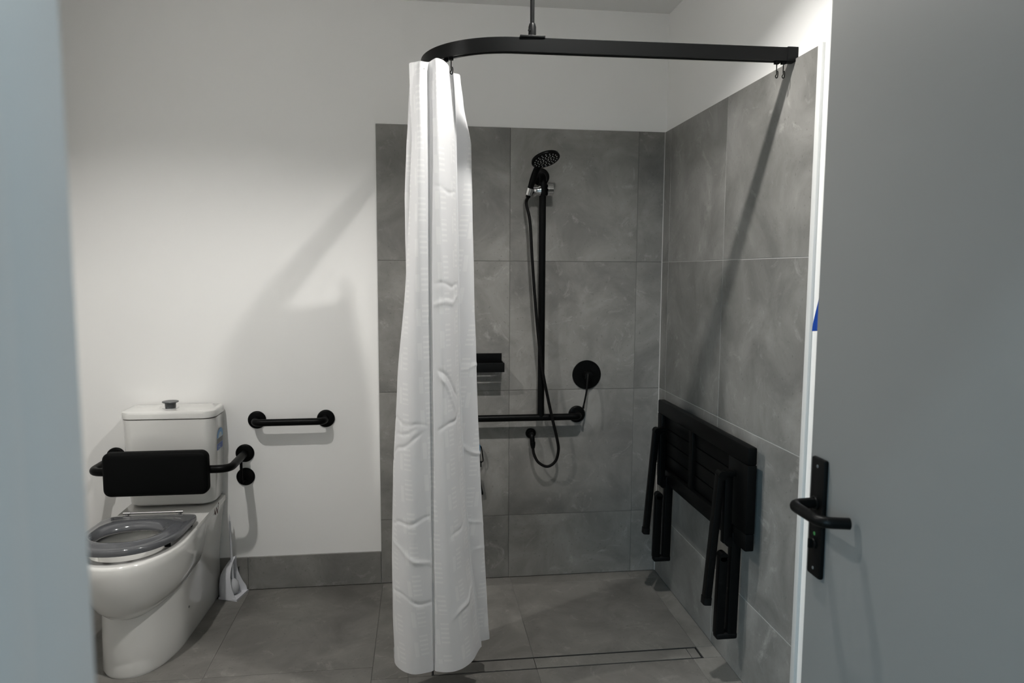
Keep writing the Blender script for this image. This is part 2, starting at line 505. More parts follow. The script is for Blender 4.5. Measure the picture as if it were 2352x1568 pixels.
# right wall
for z0, z1 in rows:
    for y0, y1 in ((-0.087, 0.0), (-0.687, -0.087), (-1.292, -0.687)):
        tile(wall_right, 'x', (0, (y0 + y1) / 2, (z0 + z1) / 2), y1 - y0 - G, z1 - z0 - G, M['tile'])
bm = BM(); box(bm, 0.0012, PR + 0.001, -1.292, 0, 0, TH - 0.001); struct('grout_bed', bm, M['grout'], None, None, wall_right)
bm = BM(); box(bm, -0.002, PR + 0.001, -1.315, -1.292, 0, TH + 0.002, 0.0015)
o = finish('trim_2', bm, M['trim']); tag(o, 'thin pale metal trim closing the edge of the tiled right wall', 'trim', None, 'structure')
bm = BM(); box(bm, -0.010, PR, YF, -1.3155, 0, 0.155)
o = finish('baseboard_right', bm, M['tile'], smooth=False); tag(o, 'grey tile skirting behind the open door', 'skirting', None, 'structure')
bm = BM(); box(bm, XL, XL + 0.009, YF, -0.0005, 0, 0.155)
o = finish('baseboard_left', bm, M['tile'], smooth=False); tag(o, 'grey tile skirting along the wall beside the toilet', 'skirting', None, 'structure')
# thin pale sealant in the inner corner
bm = BM(); box(bm, -0.003, 0, -0.003, 0, 0, TH - 0.002); o = finish('trim_3', bm, M['grout']); tag(o, 'thin pale sealant line in the inner corner of the shower', 'trim', None, 'structure')

# floor tiles (X0,X1,Y0,Y1)
DY0, DY1, DXL, DXR = -0.802, -0.722, -1.102, -0.074
ft = []
for x0, x1 in ((XL, -1.917), (-1.917, -1.317)):
    for y0, y1 in ((-0.72, 0.0), (-1.32, -0.72), (-1.92, -1.32), (-2.52, -1.92), (YF - 0.1, -2.52)):
        ft.append((x0, x1, y0, y1))
for x0, x1 in ((-1.317, -1.186), (-1.186, -0.717), (-0.717, -0.117), (-0.117, 0.0)):
    for y0, y1 in ((-1.40, DY0), (-2.0, -1.40), (-2.6, -2.0), (YF - 0.1, -2.6)):
        ft.append((x0, x1, y0, y1))
ft += [(-1.317, -1.186, DY0, 0), (-1.186, DXL, DY0, DY1), (-1.186, -0.717, DY1, -0.083), (-0.717, DXR, DY1, -0.083),
       (-1.186, -0.717, -0.083, 0), (-0.717, -0.143, -0.083, 0), (-0.143, 0, -0.083, 0),
       (DXR, 0.0, DY1, -0.083), (DXR, 0, DY0, DY1)]
for x0, x1, y0, y1 in ft:
    tile(floor, 'z', ((x0 + x1) / 2, (y0 + y1) / 2, 0), x1 - x0 - G, y1 - y0 - G, M['ftile'], 'floor_tile')

# linear drain with a tile insert
dr = Thing('floor_drain', ((DXL + DXR) / 2, (DY0 + DY1) / 2, -0.002), 'long narrow tile-insert shower drain with thin dark slots', 'drain')
bm = BM(); box(bm, DXL, DXR, DY0, DY1, -0.0021, -0.0018); dr.part('channel', bm, M['void'])
bm = BM()
box(bm, DXL, DXR, DY0, DY0 + 0.002, -0.002, 0.0005); box(bm, DXL, DXR, DY1 - 0.002, DY1, -0.002, 0.0005)
box(bm, DXL, DXL + 0.002, DY0, DY1, -0.002, 0.0005); box(bm, DXR - 0.002, DXR, DY0, DY1, -0.002, 0.0005)
dr.part('frame', bm, M['steel'])
for x0, x1 in ((DXL + 0.007, -0.717), (-0.717, -0.117), (-0.117, DXR - 0.007)):
    o = tile(dr.e, 'z', ((x0 + x1) / 2 - dr.loc[0], 0, 0.0015), x1 - x0 - 0.002, DY1 - DY0 - 0.014, M['ftile'], 'insert_tile', 0.003)

# ------------------------------------------------------------------ lamps
def downlight_body(t, x, y):
    # shallow can with an open mouth: the rim cuts the light off at a steep angle
    bm = BM(); lathe(bm, [(0, 0.082), (0.036, 0.082), (0.046, 0.075), (0.0465, 0.069), (0.044, 0.066), (0.0, 0.060)], (x, y, ZC), (0, 0, -1), 48, False); t.part('can', bm, M['frame'])
    bm = BM(); lathe(bm, [(0.004, 0.0825), (0.034, 0.0825)], (x, y, ZC), (0, 0, -1), 48, False); t.part('fill_glow_band', bm, M['fill_glow'])  # emissive band added round the can to brighten the upper room
    bm = BM(); lathe(bm, [(0.0005, 0.032), (0.004, 0.030)], (x, y, ZC), (0, 0, -1), 32); t.part('diffuser', bm, M['lens'])


for i, (x, y) in enumerate(LAMP_POS):
    t = Thing('ceiling_light', (x, y, ZC), ('round white downlight over the toilet side of the ceiling', 'round white downlight over the shower side of the ceiling')[i], 'ceiling light', 'bathroom downlights')
    downlight_body(t, x, y)
    ld = bpy.data.lights.new('downlight_lamp', 'AREA'); ld.shape = 'DISK'; ld.size = 0.052; ld.energy = LAMP_W; ld.color = (1.0, 0.975, 0.935)
    lo = bpy.data.objects.new('downlight_lamp', ld); COL.objects.link(lo); lo.parent = t.e; lo.location = (0, 0, -0.008)
hx, hy = -0.95, -3.31
t = Thing('hall_light', (hx, hy, ZC), 'round cool white downlight on the hall ceiling', 'ceiling light')
downlight_body(t, hx, hy)
ld = bpy.data.lights.new('hall_lamp', 'AREA'); ld.shape = 'DISK'; ld.size = 0.052; ld.energy = HALL_W; ld.color = (0.64, 0.88, 1.0)
lo = bpy.data.objects.new('hall_lamp', ld); COL.objects.link(lo); lo.parent = t.e; lo.location = (0, 0, -0.008)

# ------------------------------------------------------------------ open door with lever handle
DYL = -1.897     # leading edge
bm = BM(); box(bm, DX, DX + 0.038, YF + 0.004, DYL, 0.008, 2.222, 0.0012)
door = finish('door_1', bm, M['door'], smooth=False); tag(door, 'grey flush door standing open at the right', 'door', None, 'structure')
bm = BM()
PX = DX - 0.011
box(bm, PX, DX + 0.0005, -1.965, -1.916, 0.834, 1.083, 0.005, 2)
plate = finish('handle_plate', bm, M['black'], door)
bm = BM(); lathe(bm, [(0, 0.0145), (0.004, 0.0145), (0.006, 0.0125)], (PX, -1.941, 0.99), (-1, 0, 0), 24)
finish('spindle_rose', bm, M['black'], plate)
bm = BM()
lp = round_path([(PX, -1.941, 0.99), (DX - 0.066, -1.945, 0.99), (DX - 0.066, -2.052, 0.99), (DX - 0.014, -2.062, 0.989)], 0.024, 8)
tube(bm, lp, 0.011, 22)
finish('lever', bm, M['black'], plate)
bm = BM(); lathe(bm, [(0, 0.012), (0.004, 0.012), (0.006, 0.010)], (PX, -1.941, 0.905), (-1, 0, 0), 24); bar(bm, (PX - 0.002, -1.941, 0.905), (PX - 0.012, -1.941, 0.905), 0.006, 0.020, (0, 1, 0), 0.0025)
finish('thumb_turn', bm, M['black'], plate)
bm = BM(); lathe(bm, [(0, 0.004), (0.0006, 0.004)], (PX, -1.941, 0.925), (-1, 0, 0), 16); finish('indicator', bm, M['green'], plate)
for z in (0.852, 1.066):
    bm = BM(); lathe(bm, [(0, 0.0035), (0.0008, 0.003)], (PX, -1.941, z), (-1, 0, 0), 16); finish('screw', bm, M['button'], plate)
for z in (0.25, 1.03, 1.8):
    bm = BM(); lathe(bm, [(0, 0.007), (0.1, 0.007)], (DX + 0.040, YF + 0.005, z), (0, 0, 1), 16); finish('hinge', bm, M['steel'], door)

# ------------------------------------------------------------------ curtain track
RY0, RY1 = -1.152, -1.130    # centre line at the wall / at the start of the bend
RX, RZ0, RZ1, RW = -1.112, 2.096, 2.136, 0.026
RR = 0.265
ctr = Vector((RX + RR, RY1 + RR, 0))
path = [Vector((-0.0005, RY0, 0)), Vector((-0.3, RY0 + (RY1 - RY0) * 0.35, 0)), Vector((-0.6, RY0 + (RY1 - RY0) * 0.75, 0)), Vector((RX + RR, RY1, 0))]
for k in range(1, 25):
    a = -PI / 2 - k * PI / 48
    path.append(ctr + Vector((math.cos(a), math.sin(a), 0)) * RR)
path += [Vector((RX, -0.5, 0)), Vector((RX, 0.0075, 0))]


def sweep_rect(bm, P, prof):
    rings = []
    for i, p in enumerate(P):
        a, b = P[max(i - 1, 0)], P[min(i + 1, len(P) - 1)]
        t = (b - a).normalized(); n = Vector((-t.y, t.x, 0))
        rings.append([p + n * x + Vector((0, 0, z)) for x, z in prof])
    loft(bm, rings)


tr = Thing('curtain_track', (-0.8, -1.14, RZ0), 'black L-shaped curtain track hung from the ceiling over the shower', 'curtain track')
bm = BM()
h = RW / 2
sweep_rect(bm, path, [(-h, RZ0), (-h * 0.35, RZ0), (-h * 0.35, RZ0 + 0.012), (h * 0.35, RZ0 + 0.012), (h * 0.35, RZ0), (h, RZ0), (h, RZ1), (-h, RZ1)])
tr.part('track', bm, M['rail'], angle=25)
bm = BM(); box(bm, -0.026, 0.008, RY0 - h - 0.002, RY0 + h + 0.002, RZ0 - 0.002, RZ1 + 0.002, 0.0015); tr.part('wall_bracket', bm, M['rail'])
bm = BM(); box(bm, RX - h - 0.002, RX + h + 0.002, -0.026, 0.008, RZ0 - 0.002, RZ1 + 0.002, 0.0015); tr.part('wall_bracket', bm, M['rail'])
SXp, SYp = -0.802, -1.134
bm = BM(); box(bm, SXp - 0.037, SXp + 0.037, SYp - 0.014, SYp + 0.014, RZ1, RZ1 + 0.006, 0.001); tr.part('support_plate', bm, M['rail'])
bm = BM(); lathe(bm, [(0, 0.0115), (0.026, 0.0115), (0.036, 0.0085), (0.037, 0.006)], (SXp, SYp, RZ1 + 0.006), (0, 0, 1), 20); sl = tr.part('support_sleeve', bm, M['rail'])
bm = BM(); lathe(bm, [(0, 0.004), (0.003, 0.004)], (SXp - 0.009, SYp - 0.008, RZ1 + 0.02), (-0.7, -0.7, 0), 10); tr.part('grub_screw', bm, M['rail'], sl)
bm = BM(); lathe(bm, [(0, 0.0065), (ZC - RZ1 - 0.035, 0.0065)], (SXp, SYp, RZ1 + 0.035), (0, 0, 1), 18); tr.part('support_rod', bm, M['rail'])
bm = BM(); lathe(bm, [(0, 0.028), (0.004, 0.028)], (SXp, SYp, ZC - 0.004), (0, 0, 1), 24); tr.part('ceiling_rose', bm, M['rail'])


def hook(x, y, ang, label):
    t = Thing('curtain_hook', (x, y, RZ0), label, 'hook', 'black gliding curtain hooks')
    c, s = math.cos(ang), math.sin(ang)
    bm = BM(); box(bm, x - 0.007, x + 0.007, y - 0.007, y + 0.007, RZ0 - 0.007, RZ0 + 0.004, 0.001); t.part('glider', bm, M['rubber'])
    pts = [(0, 0), (0, -0.022), (0.001, -0.03), (-0.003, -0.036), (-0.0015, -0.041), (0.003, -0.041), (0.005, -0.036), (0.0055, -0.026), (0.0035, -0.02)]
    bm = BM(); tube(bm, spline([(x + px * c, y + px * s, RZ0 - 0.006 + pz) for px, pz in pts], 4), 0.0016, 8); t.part('wire_hook', bm, M['rubber'])


hook(-0.052, RY0 + 0.001, 0.2, 'empty black track hook furthest from the wall, of the two beside the tiled right wall')
hook(-0.031, RY0, 0.2, 'empty black track hook next to the wall end of the curtain track')
hang = []
for k, a in enumerate((-2.36, -2.44, -2.56, -2.70, -2.86, -3.02)):
    p = ctr + Vector((math.cos(a), math.sin(a), 0)) * RR
    hang.append(p)
names = ['black track hook at the right end of the gathered curtain', 'black track hook second from the right end of the gathered curtain',
         'black track hook third from the right end of the gathered curtain', 'black track hook hidden above the front fold of the curtain',
         'black track hook fifth from the right end of the gathered curtain', 'black track hook at the back of the curtain gather']
for p, n in zip(hang, names): hook(p.x, p.y, 0.4, n)

# ------------------------------------------------------------------ shower curtain: one folded sheet
# plan outline at several heights: free edge, mid fold, valley, left fold, back layers, right layer ...
def xy_on(px_x, Y):     # X on the sight line of image column px_x at depth Y, near mid height
    dx = (px_x - 1176) / 1640.6
    return -1.1302 + (Y + 3.2753) * (0.9920 * dx + 0.1258) / (-0.1260 * dx + 0.9872)


LV = [  # z, columns: edge E, bulge, valley V, left bulge, left extreme L, rear-left B, right extreme R ; depths
    (2.072, 1040, 1012, 989, 968, 946, 948, 1058),
    (1.98, 1044, 1014, 988, 966, 948, 944, 1066),
    (1.86, 1048, 1016, 988, 967, 951, 938, 1083),
    (1.70, 1050, 1018, 988, 964, 945, 934, 1085),
    (1.45, 1053, 1022, 988, 958, 934, 936, 1088),
    (1.10, 1056, 1024, 989, 950, 912, 925, 1094),
    (0.80, 1064, 1028, 990, 944, 899, 918, 1101),
    (0.50, 1078, 1036, 991, 942, 895, 915, 1110),
    (0.30, 1095, 1042, 992, 943, 895, 915, 1117),
    (0.145, 1105, 1046, 993, 944, 898, 918, 1122)]


def lerp(a, b, t): return a + (b - a) * t


def plan(z):
    for (A, B_) in zip(LV, LV[1:]):
        if z <= A[0] and z >= B_[0]:
            t = (A[0] - z) / (A[0] - B_[0]); t = t * t * (3 - 2 * t) * 0.4 + t * 0.6
            c = [lerp(p, q, t) for p, q in zip(A, B_)]
            break
    else:
        c = list(LV[0] if z > LV[0][0] else LV[-1])
    _, E, m_, V, lb, L_, Bk, R_ = c
    w = (2.072 - z) / 1.93                # 0 top .. 1 bottom
    yf = lerp(-1.125, -1.03, w)           # front of the folds
    pts = [(E, lerp(-1.02, -0.885, w)), (lerp(E, m_, 0.45), yf + 0.045), (m_ - 4, yf), (V + 9, yf + 0.006), (V, yf + 0.019),
           (V - 9, yf + 0.008), (lb, yf - 0.002), (lerp(lb, L_, 0.7), yf + 0.035), (L_, yf + 0.09), (L_ + 12, yf + 0.15),
           (lerp(L_, R_, 0.45), yf + 0.165), (R_ - 10, lerp(-0.985, -0.835, w)), (R_, lerp(-0.955, -0.815, w)), (R_ - 14, lerp(-0.915, -0.775, w)),
           (lerp(Bk, R_, 0.4), lerp(-0.90, -0.77, w)), (Bk + 5, lerp(-0.90, -0.80, w)), (Bk, lerp(-0.87, -0.76, w)), (Bk + 12, lerp(-0.84, -0.72, w)),
           (lerp(Bk, R_, 0.45), lerp(-0.83, -0.73, w)), (lerp(Bk, R_, 0.85), lerp(-0.80, -0.70, w)), (lerp(Bk, R_, 0.6), lerp(-0.76, -0.66, w))]
    return [(xy_on(px, y), y) for px, y in pts]


CREASE = [  # (v along cloth start,end), z, slope, amp : folds left from the packet
    (0.0, 0.16, 1.415, 0.05, 0.004), (0.0, 0.17, 1.365, -0.12, -0.004), (0.02, 0.17, 0.985, -0.28, 0.005), (0.20, 0.40, 0.985, 0.10, 0.003),
    (0.03, 0.16, 1.10, 0.9, 0.006), (0.05, 0.16, 1.06, 1.5, -0.006), (0.02, 0.1, 1.0, 1.0, 0.003), (0.22, 0.42, 0.90, -0.55, 0.005), (0.24, 0.36, 0.95, -0.3, 0.003),
    (0.0, 0.18, 0.36, -0.35, -0.006), (0.2, 0.42, 0.40, 0.25, 0.004), (0.2, 0.42, 0.55, 0.45, -0.004), (0.02, 0.16, 0.62, -0.25, 0.004), (0.2, 0.4, 0.66, -0.2, 0.004),
    (0.0, 0.15, 1.70, 0.08, 0.003), (0.55, 0.8, 0.86, -0.3, 0.005), (0.55, 0.8, 0.47, 0.25, 0.004), (0.55, 0.8, 0.62, -0.4, 0.003), (0.55, 0.8, 1.15, 0.3, 0.003)]

NZ, NS = 460, 9
ztop = 2.072
rings = []
for iz in range(NZ + 1):
    f = iz / NZ
    z = lerp(ztop, 0.145, f)
    P = spline([(x, y, 0) for x, y in plan(z)], NS)
    arc = [0.0]
    for a, b in zip(P, P[1:]): arc.append(arc[-1] + (b - a).length)
    row = []
    for i, p in enumerate(P):
        a, b = P[max(i - 1, 0)], P[min(i + 1, len(P) - 1)]
        t = (b - a).normalized(); n = Vector((t.y, -t.x, 0))
        s = arc[i]
        d = 0.0028 * noise.noise(Vector((s * 12, z * 1.6, 3.1))) + 0.0008 * noise.noise(Vector((s * 45, z * 6, 9.7)))
        for s0, s1, zc, sl_, amp in CREASE:
            if s0 < s < s1:
                zz = zc + sl_ * (s - (s0 + s1) / 2) + 0.006 * math.sin(s * 60)
                q = (z - zz) / (0.0055 if amp > 0 else 0.008)
                if abs(q) < 4:
                    e = math.sin(PI * (s - s0) / (s1 - s0)) ** 0.6
                    d += amp * 0.62 * e * math.exp(-q * q)
        zz = z
        if f < 0.012: zz += 0.004 * math.sin(s * 26)
        # scalloped top: dips between the hooks
        top_w = max(0.0, 1 - f / 0.05)
        zz -= top_w * 0.007 * (0.5 + 0.5 * math.sin(s * 38 + 0.6))
        if s > 0.62: zz += -0.004
        row.append((p + n * d + Vector((0, 0, zz)), s))
    rings.append(row)
bm = BM()
uvl = bm.loops.layers.uv.new('UVMap')
V = [[bm.verts.new(p) for p, s in row] for row in rings]
for j in range(NZ):
    for i in range(len(V[0]) - 1):
        f = bm.faces.new((V[j][i], V[j + 1][i], V[j + 1][i + 1], V[j][i + 1]))
        for lp_, (jj, ii) in zip(f.loops, ((j, i), (j + 1, i), (j + 1, i + 1), (j, i + 1))):
            lp_[uvl].uv = (rings[jj][ii][1], rings[jj][ii][0].z)
curtain = finish('shower_curtain', bm, M['curtain'], None, smooth=True, angle=80)
tag(curtain, 'white patterned fabric shower curtain gathered at the corner of the track', 'curtain')
# stitched bottom hem and side hem, doubled cloth
bm = BM()
hem = [[], []]
for i in range(len(V[0])):
    p, s = rings[-1][i]; q, _ = rings[-8][i]
    a, b = rings[-1][max(i - 1, 0)][0], rings[-1][min(i + 1, len(V[0]) - 1)][0]
    t = (b - a).normalized(); n = Vector((t.y, -t.x, 0)) * 0.0018
    hem[0].append((p + n, p - n)); hem[1].append((q + n, q - n))
for i in range(len(V[0]) - 1):
    for s in (0, 1):
        vs = [bm.verts.new(x) for x in (hem[0][i][s], hem[0][i + 1][s], hem[1][i + 1][s], hem[1][i][s])]
        bm.faces.new(vs)
    vs = [bm.verts.new(x) for x in (hem[0][i][0], hem[0][i + 1][0], hem[0][i + 1][1], hem[0][i][1])]
    bm.faces.new(vs)
bmesh.ops.remove_doubles(bm, verts=bm.verts[:], dist=0.00005)
finish('bottom_hem', bm, M['curtain'], curtain, smooth=True)
bm = BM()
edge = [rings[j][0][0] for j in range(0, NZ + 1, 4)]
tube(bm, edge, 0.003, 8)
finish('side_hem', bm, M['curtain'], curtain)

# ------------------------------------------------------------------ shower rail, hand shower, mixer
BX, BY, BZ, PRD = -0.585, -0.062, 0.787, 0.0158
sr = Thing('shower_grab_rail', (BX, 0, BZ), 'black inverted-T shower grab rail with tall upright on the tiled back wall', 'grab rail')


def flange(bm, x, z, r=0.04, y=0.0):
    lathe(bm, [(0, r), (0.004, r), (0.0075, r * 0.93), (0.009, r * 0.8), (0.0095, 0.0)], (x, y, z), (0, -1, 0), 40)


bm = BM(); tube(bm, round_path([(-0.402, -0.004, BZ), (-0.402, BY, BZ), (-1.21, BY, BZ), (-1.21, -0.004, BZ)], 0.05, 10), PRD, 20); sr.part('horizontal_rail', bm, M['black'])
bm = BM(); tube(bm, round_path([(BX, BY, BZ), (BX, BY, 1.888), (BX, -0.004, 1.888)], 0.05, 10), PRD, 20); sr.part('upright_rail', bm, M['black'])
for x, z in ((-0.402, BZ), (-1.21, BZ), (BX, 1.888)):
    bm = BM(); flange(bm, x, z); sr.part('flange', bm, M['black'])
bm = BM(); lathe(bm, [(-0.028, PRD), (-0.027, 0.0195), (0.027, 0.0195), (0.028, PRD)], (BX, BY, 1.824), (0, 0, 1), 24)
cl = sr.part('slider_clamp', bm, M['black'])
bm = BM()
prof = [(0.018, 0.022), (0.021, 0.0255), (0.046, 0.0255), (0.048, 0.0235), (0.0482, 0.0)]
lathe(bm, prof, (BX, BY, 1.823), (1, 0, 0), 24); sr.part('slider_knob', bm, M['chrome'], cl, label='fluted chrome knob')
bm = BM()
for k in range(16):
    a = 2 * PI * k / 16
    tube(bm, [(BX + 0.021, BY + 0.0255 * math.cos(a), 1.823 + 0.0255 * math.sin(a)), (BX + 0.046, BY + 0.0255 * math.cos(a), 1.823 + 0.0255 * math.sin(a))], 0.0014, 6)
sr.part('knob_ridges', bm, M['chrome'], cl)
bm = BM(); lathe(bm, [(0.017, 0.0235), (0.021, 0.0225), (0.027, 0.0175), (0.05, 0.0170)], (BX, BY - 0.003, 1.818), (-1, -0.25, 0), 20); sr.part('cradle_arm', bm, M['chrome'], cl, label='chrome handset cradle')
CR = Vector((BX - 0.062, BY - 0.021, 1.815))
hd_dir = Vector((0.20, -0.42, 0.88)).normalized()
bm = BM()
lathe(bm, [(-0.016, 0.0125), (-0.016, 0.0175), (0.016, 0.0185), (0.016, 0.0135)], CR, hd_dir, 20); sr.part('cradle_cup', bm, M['chrome'], cl, label='chrome handset cradle')

hs = Thing('hand_shower', tuple(CR), 'black round hand shower resting in the slider of the upright rail', 'shower head')
nrm = Vector((0.22, -0.36, -0.905)).normalized()
HC = Vector((-0.594, -0.19, 1.934))
bm = BM()
hp = spline([CR - hd_dir * 0.03, CR, CR + hd_dir * 0.05, CR + hd_dir * 0.09 + Vector((0.004, 0, 0.004)), HC - nrm * 0.010 + Vector((-0.012, 0.038, -0.014)), HC - nrm * 0.012], 6)
tube(bm, hp, [0.0105 + 0.004 * min(1, i / 12) - 0.001 * (i > 26) for i in range(len(hp))], 16); hs.part('handle', bm, M['black'])
bm = BM()
lathe(bm, [(-0.022, 0.0), (-0.021, 0.022), (-0.016, 0.050), (-0.011, 0.0615), (-0.002, 0.0635), (0.0, 0.0625), (0.0005, 0.058), (0.0, 0.0)], HC, nrm, 48); disc = hs.part('spray_head', bm, M['black'])
a_ = nrm.orthogonal().normalized(); b_ = nrm.cross(a_)
bm = BM()
for ring_r, cnt in ((0.012, 6), (0.024, 10), (0.036, 14), (0.049, 18)):
    for k in range(cnt):
        an = 2 * PI * k / cnt + ring_r * 30
        c = HC + (a_ * math.cos(an) + b_ * math.sin(an)) * ring_r
        lathe(bm, [(-0.001, 0.0026), (0.0022, 0.0022)], c, nrm, 6)
hs.part('nozzles', bm, M['dot'], disc, kind='stuff')

ou = Thing('water_outlet', (-0.622, 0, 0.70), 'small round black hose outlet elbow low on the shower wall', 'water outlet')
bm = BM(); flange(bm, -0.622, 0.70, 0.0245); ou.part('flange', bm, M['black'])
bm = BM(); tube(bm, round_path([(-0.622, -0.006, 0.70), (-0.622, -0.042, 0.70), (-0.619, -0.044, 0.655)], 0.02, 6), [0.0115] * 10, 16) if False else tube(bm, round_path([(-0.622, -0.006, 0.70), (-0.622, -0.042, 0.70), (-0.619, -0.044, 0.655)], 0.02, 6), 0.0115, 16)
ou.part('elbow', bm, M['black'])
bm = BM(); lathe(bm, [(0, 0.0125), (0.012, 0.0125), (0.03, 0.009)], (-0.619, -0.044, 0.668), (0.06, 0, -1), 16); ou.part('hose_nut', bm, M['black'])

bm = BM()
hpts = [CR - hd_dir * 0.03, CR - hd_dir * 0.055 + Vector((0.0, 0.002, -0.006)), (-0.645, -0.084, 1.68), (-0.634, -0.09, 1.504), (-0.618, -0.094, 1.30), (-0.603, -0.096, 1.15), (-0.586, -0.097, 1.02), (-0.566, -0.096, 0.918),
        (-0.537, -0.094, 0.79), (-0.512, -0.088, 0.69), (-0.504, -0.082, 0.635), (-0.516, -0.075, 0.582), (-0.552, -0.07, 0.556), (-0.592, -0.062, 0.573), (-0.613, -0.052, 0.61), (-0.619, -0.045, 0.65)]
tube(bm, spline(hpts, 12), 0.0068, 12)
o = finish('shower_hose', bm, M['rubber']); tag(o, 'black shower hose looping from the hand shower to the wall outlet', 'shower hose')

mx = Thing('shower_mixer', (-0.357, 0, 0.975), 'black shower mixer with a large round plate and thin lever', 'mixer tap')
bm = BM(); lathe(bm, [(0, 0.0685), (0.004, 0.0685), (0.006, 0.0665), (0.0065, 0.0)], (-0.357, 0, 0.975), (0, -1, 0), 56); mx.part('wall_plate', bm, M['black'])
bm = BM(); lathe(bm, [(0.005, 0.022), (0.045, 0.021), (0.055, 0.0185), (0.058, 0.0)], (-0.357, 0, 0.975), (0, -1, 0), 32); bd = mx.part('body', bm, M['black'])
bm = BM(); tube(bm, spline([(-0.361, -0.052, 0.983), (-0.366, -0.064, 0.955), (-0.375, -0.08, 0.905), (-0.388, -0.09, 0.85), (-0.392, -0.091, 0.83)], 4), [0.0065, 0.0065, 0.006, 0.0058, 0.0055, 0.0052, 0.005, 0.0045, 0.0042, 0.004, 0.004, 0.004, 0.004, 0.0045, 0.005, 0.0055, 0.0055], 12); mx.part('lever', bm, M['black'])

# soap shelf: back plate, end plates, front lip and floor bars
SX0, SX1 = -1.03, -0.759
sh = Thing('soap_shelf', ((SX0 + SX1) / 2, 0, 1.008), 'black slotted metal soap shelf on the tiles behind the curtain', 'shelf')
bm = BM(); box(bm, SX0, SX1 - 0.002, -0.004, 0, 1.006, 1.081, 0.001); sh.part('back_plate', bm, M['black'])
bm = BM(); box(bm, SX0, SX1, -0.103, -0.099, 1.006, 1.048, 0.001); sh.part('front_lip', bm, M['rail'])
for x in (SX0, SX1 - 0.004):
    bm = BM(); box(bm, x, x + 0.004, -0.099, -0.004, 1.006, 1.046, 0.001); sh.part('end_plate', bm, M['rail'])
for y0, y1 in ((-0.099, -0.084), (-0.077, -0.058), (-0.051, -0.032), (-0.025, -0.004)):
    bm = BM(); box(bm, SX0 + 0.004, SX1 - 0.004, y0, y1, 1.006, 1.010, 0.0008); sh.part('floor_bar', bm, M['black'])
bm = BM(); box(bm, SX0 + 0.004, SX0 + 0.06, -0.099, -0.004, 1.0062, 1.0098, 0); sh.part('floor_end', bm, M['black'])
bm = BM(); box(bm, SX1 - 0.05, SX1 - 0.004, -0.099, -0.004, 1.0062, 1.0098, 0); sh.part('floor_end', bm, M['black'])

# black wall hook with a blue cord loop, beside the curtain
hk = Thing('cord_hook', (-0.862, 0, 0.605), 'small black wire hook with blue cord peeking out beside the curtain', 'hook')
bm = BM(); box(bm, -0.90, -0.868, -0.012, 0, 0.57, 0.665, 0.002); hk.part('base', bm, M['black'])
bm = BM(); tube(bm, spline([(-0.868, -0.02, 0.65), (-0.858, -0.03, 0.644), (-0.850, -0.03, 0.59), (-0.853, -0.03, 0.577), (-0.866, -0.03, 0.58), (-0.866, -0.03, 0.645)], 5), 0.0028, 8); hk.part('wire_loop', bm, M['black'])
bm = BM(); tube(bm, [(-0.860, -0.03, 0.58), (-0.860, -0.03, 0.552)], 0.0028, 8); hk.part('pin', bm, M['black'])
bm = BM(); tube(bm, spline([(-0.874, -0.018, 0.55), (-0.868, -0.032, 0.60), (-0.866, -0.036, 0.65), (-0.874, -0.03, 0.665)], 5), 0.0035, 8); hk.part('cord', bm, M['cord'])
bm = BM(); bar(bm, (-0.866, -0.016, 0.495), (-0.853, -0.016, 0.418), 0.014, 0.010, (0, 1, 0), 0.002); box(bm, -0.868, -0.848, -0.022, 0, 0.416, 0.430, 0.002)
o = finish('wall_clip', bm, M['black']); tag(o, 'slim black wall clip low on the tiles beside the curtain', 'clip')

# ------------------------------------------------------------------ folding shower seat on the right wall
fs = Thing('folding_shower_seat', (0, -0.62, 0.53), 'black slatted folding shower seat folded flat against the right wall', 'shower seat')
FY0, FY1, FZ0, FZ1, FXb, FXf = -1.082, -0.172, 0.527, 0.882, -0.030, -0.062
bw = 0.075


def fbox(name, x0, x1, y0, y1, z0, z1, bev=0.003, parent=None):
    bm = BM(); box(bm, x0, x1, y0, y1, z0, z1, bev); return fs.part(name, bm, M['black'], parent)


fbox('seat_rail', FXf, FXb, FY0, FY1, FZ1 - 0.06, FZ1, 0.005)
fbox('seat_rail', FXf, FXb, FY0, FY1, FZ0, FZ0 + 0.06, 0.005)
fbox('seat_end', FXf, FXb, FY0, FY0 + 0.15, FZ0 + 0.06, FZ1 - 0.06, 0.003)
fbox('seat_end', FXf, FXb, FY1 - 0.055, FY1, FZ0 + 0.06, FZ1 - 0.06, 0.003)
sz = (FZ1 - FZ0 - 0.12) / 4
for k in range(4):
    z0 = FZ0 + 0.06 + k * sz
    fbox('slat', FXb - 0.014, FXb, FY0 + 0.15, FY1 - 0.055, z0 + 0.002, z0 + sz - 0.002, 0.002)
fbox('centre_bar', FXf + 0.004, FXb - 0.012, -0.585, -0.545, FZ0 + 0.055, FZ1 - 0.055, 0.002)
fbox('hinge_rail', -0.028, 0.0, -1.0, -0.25, 0.56, 0.60, 0.003)
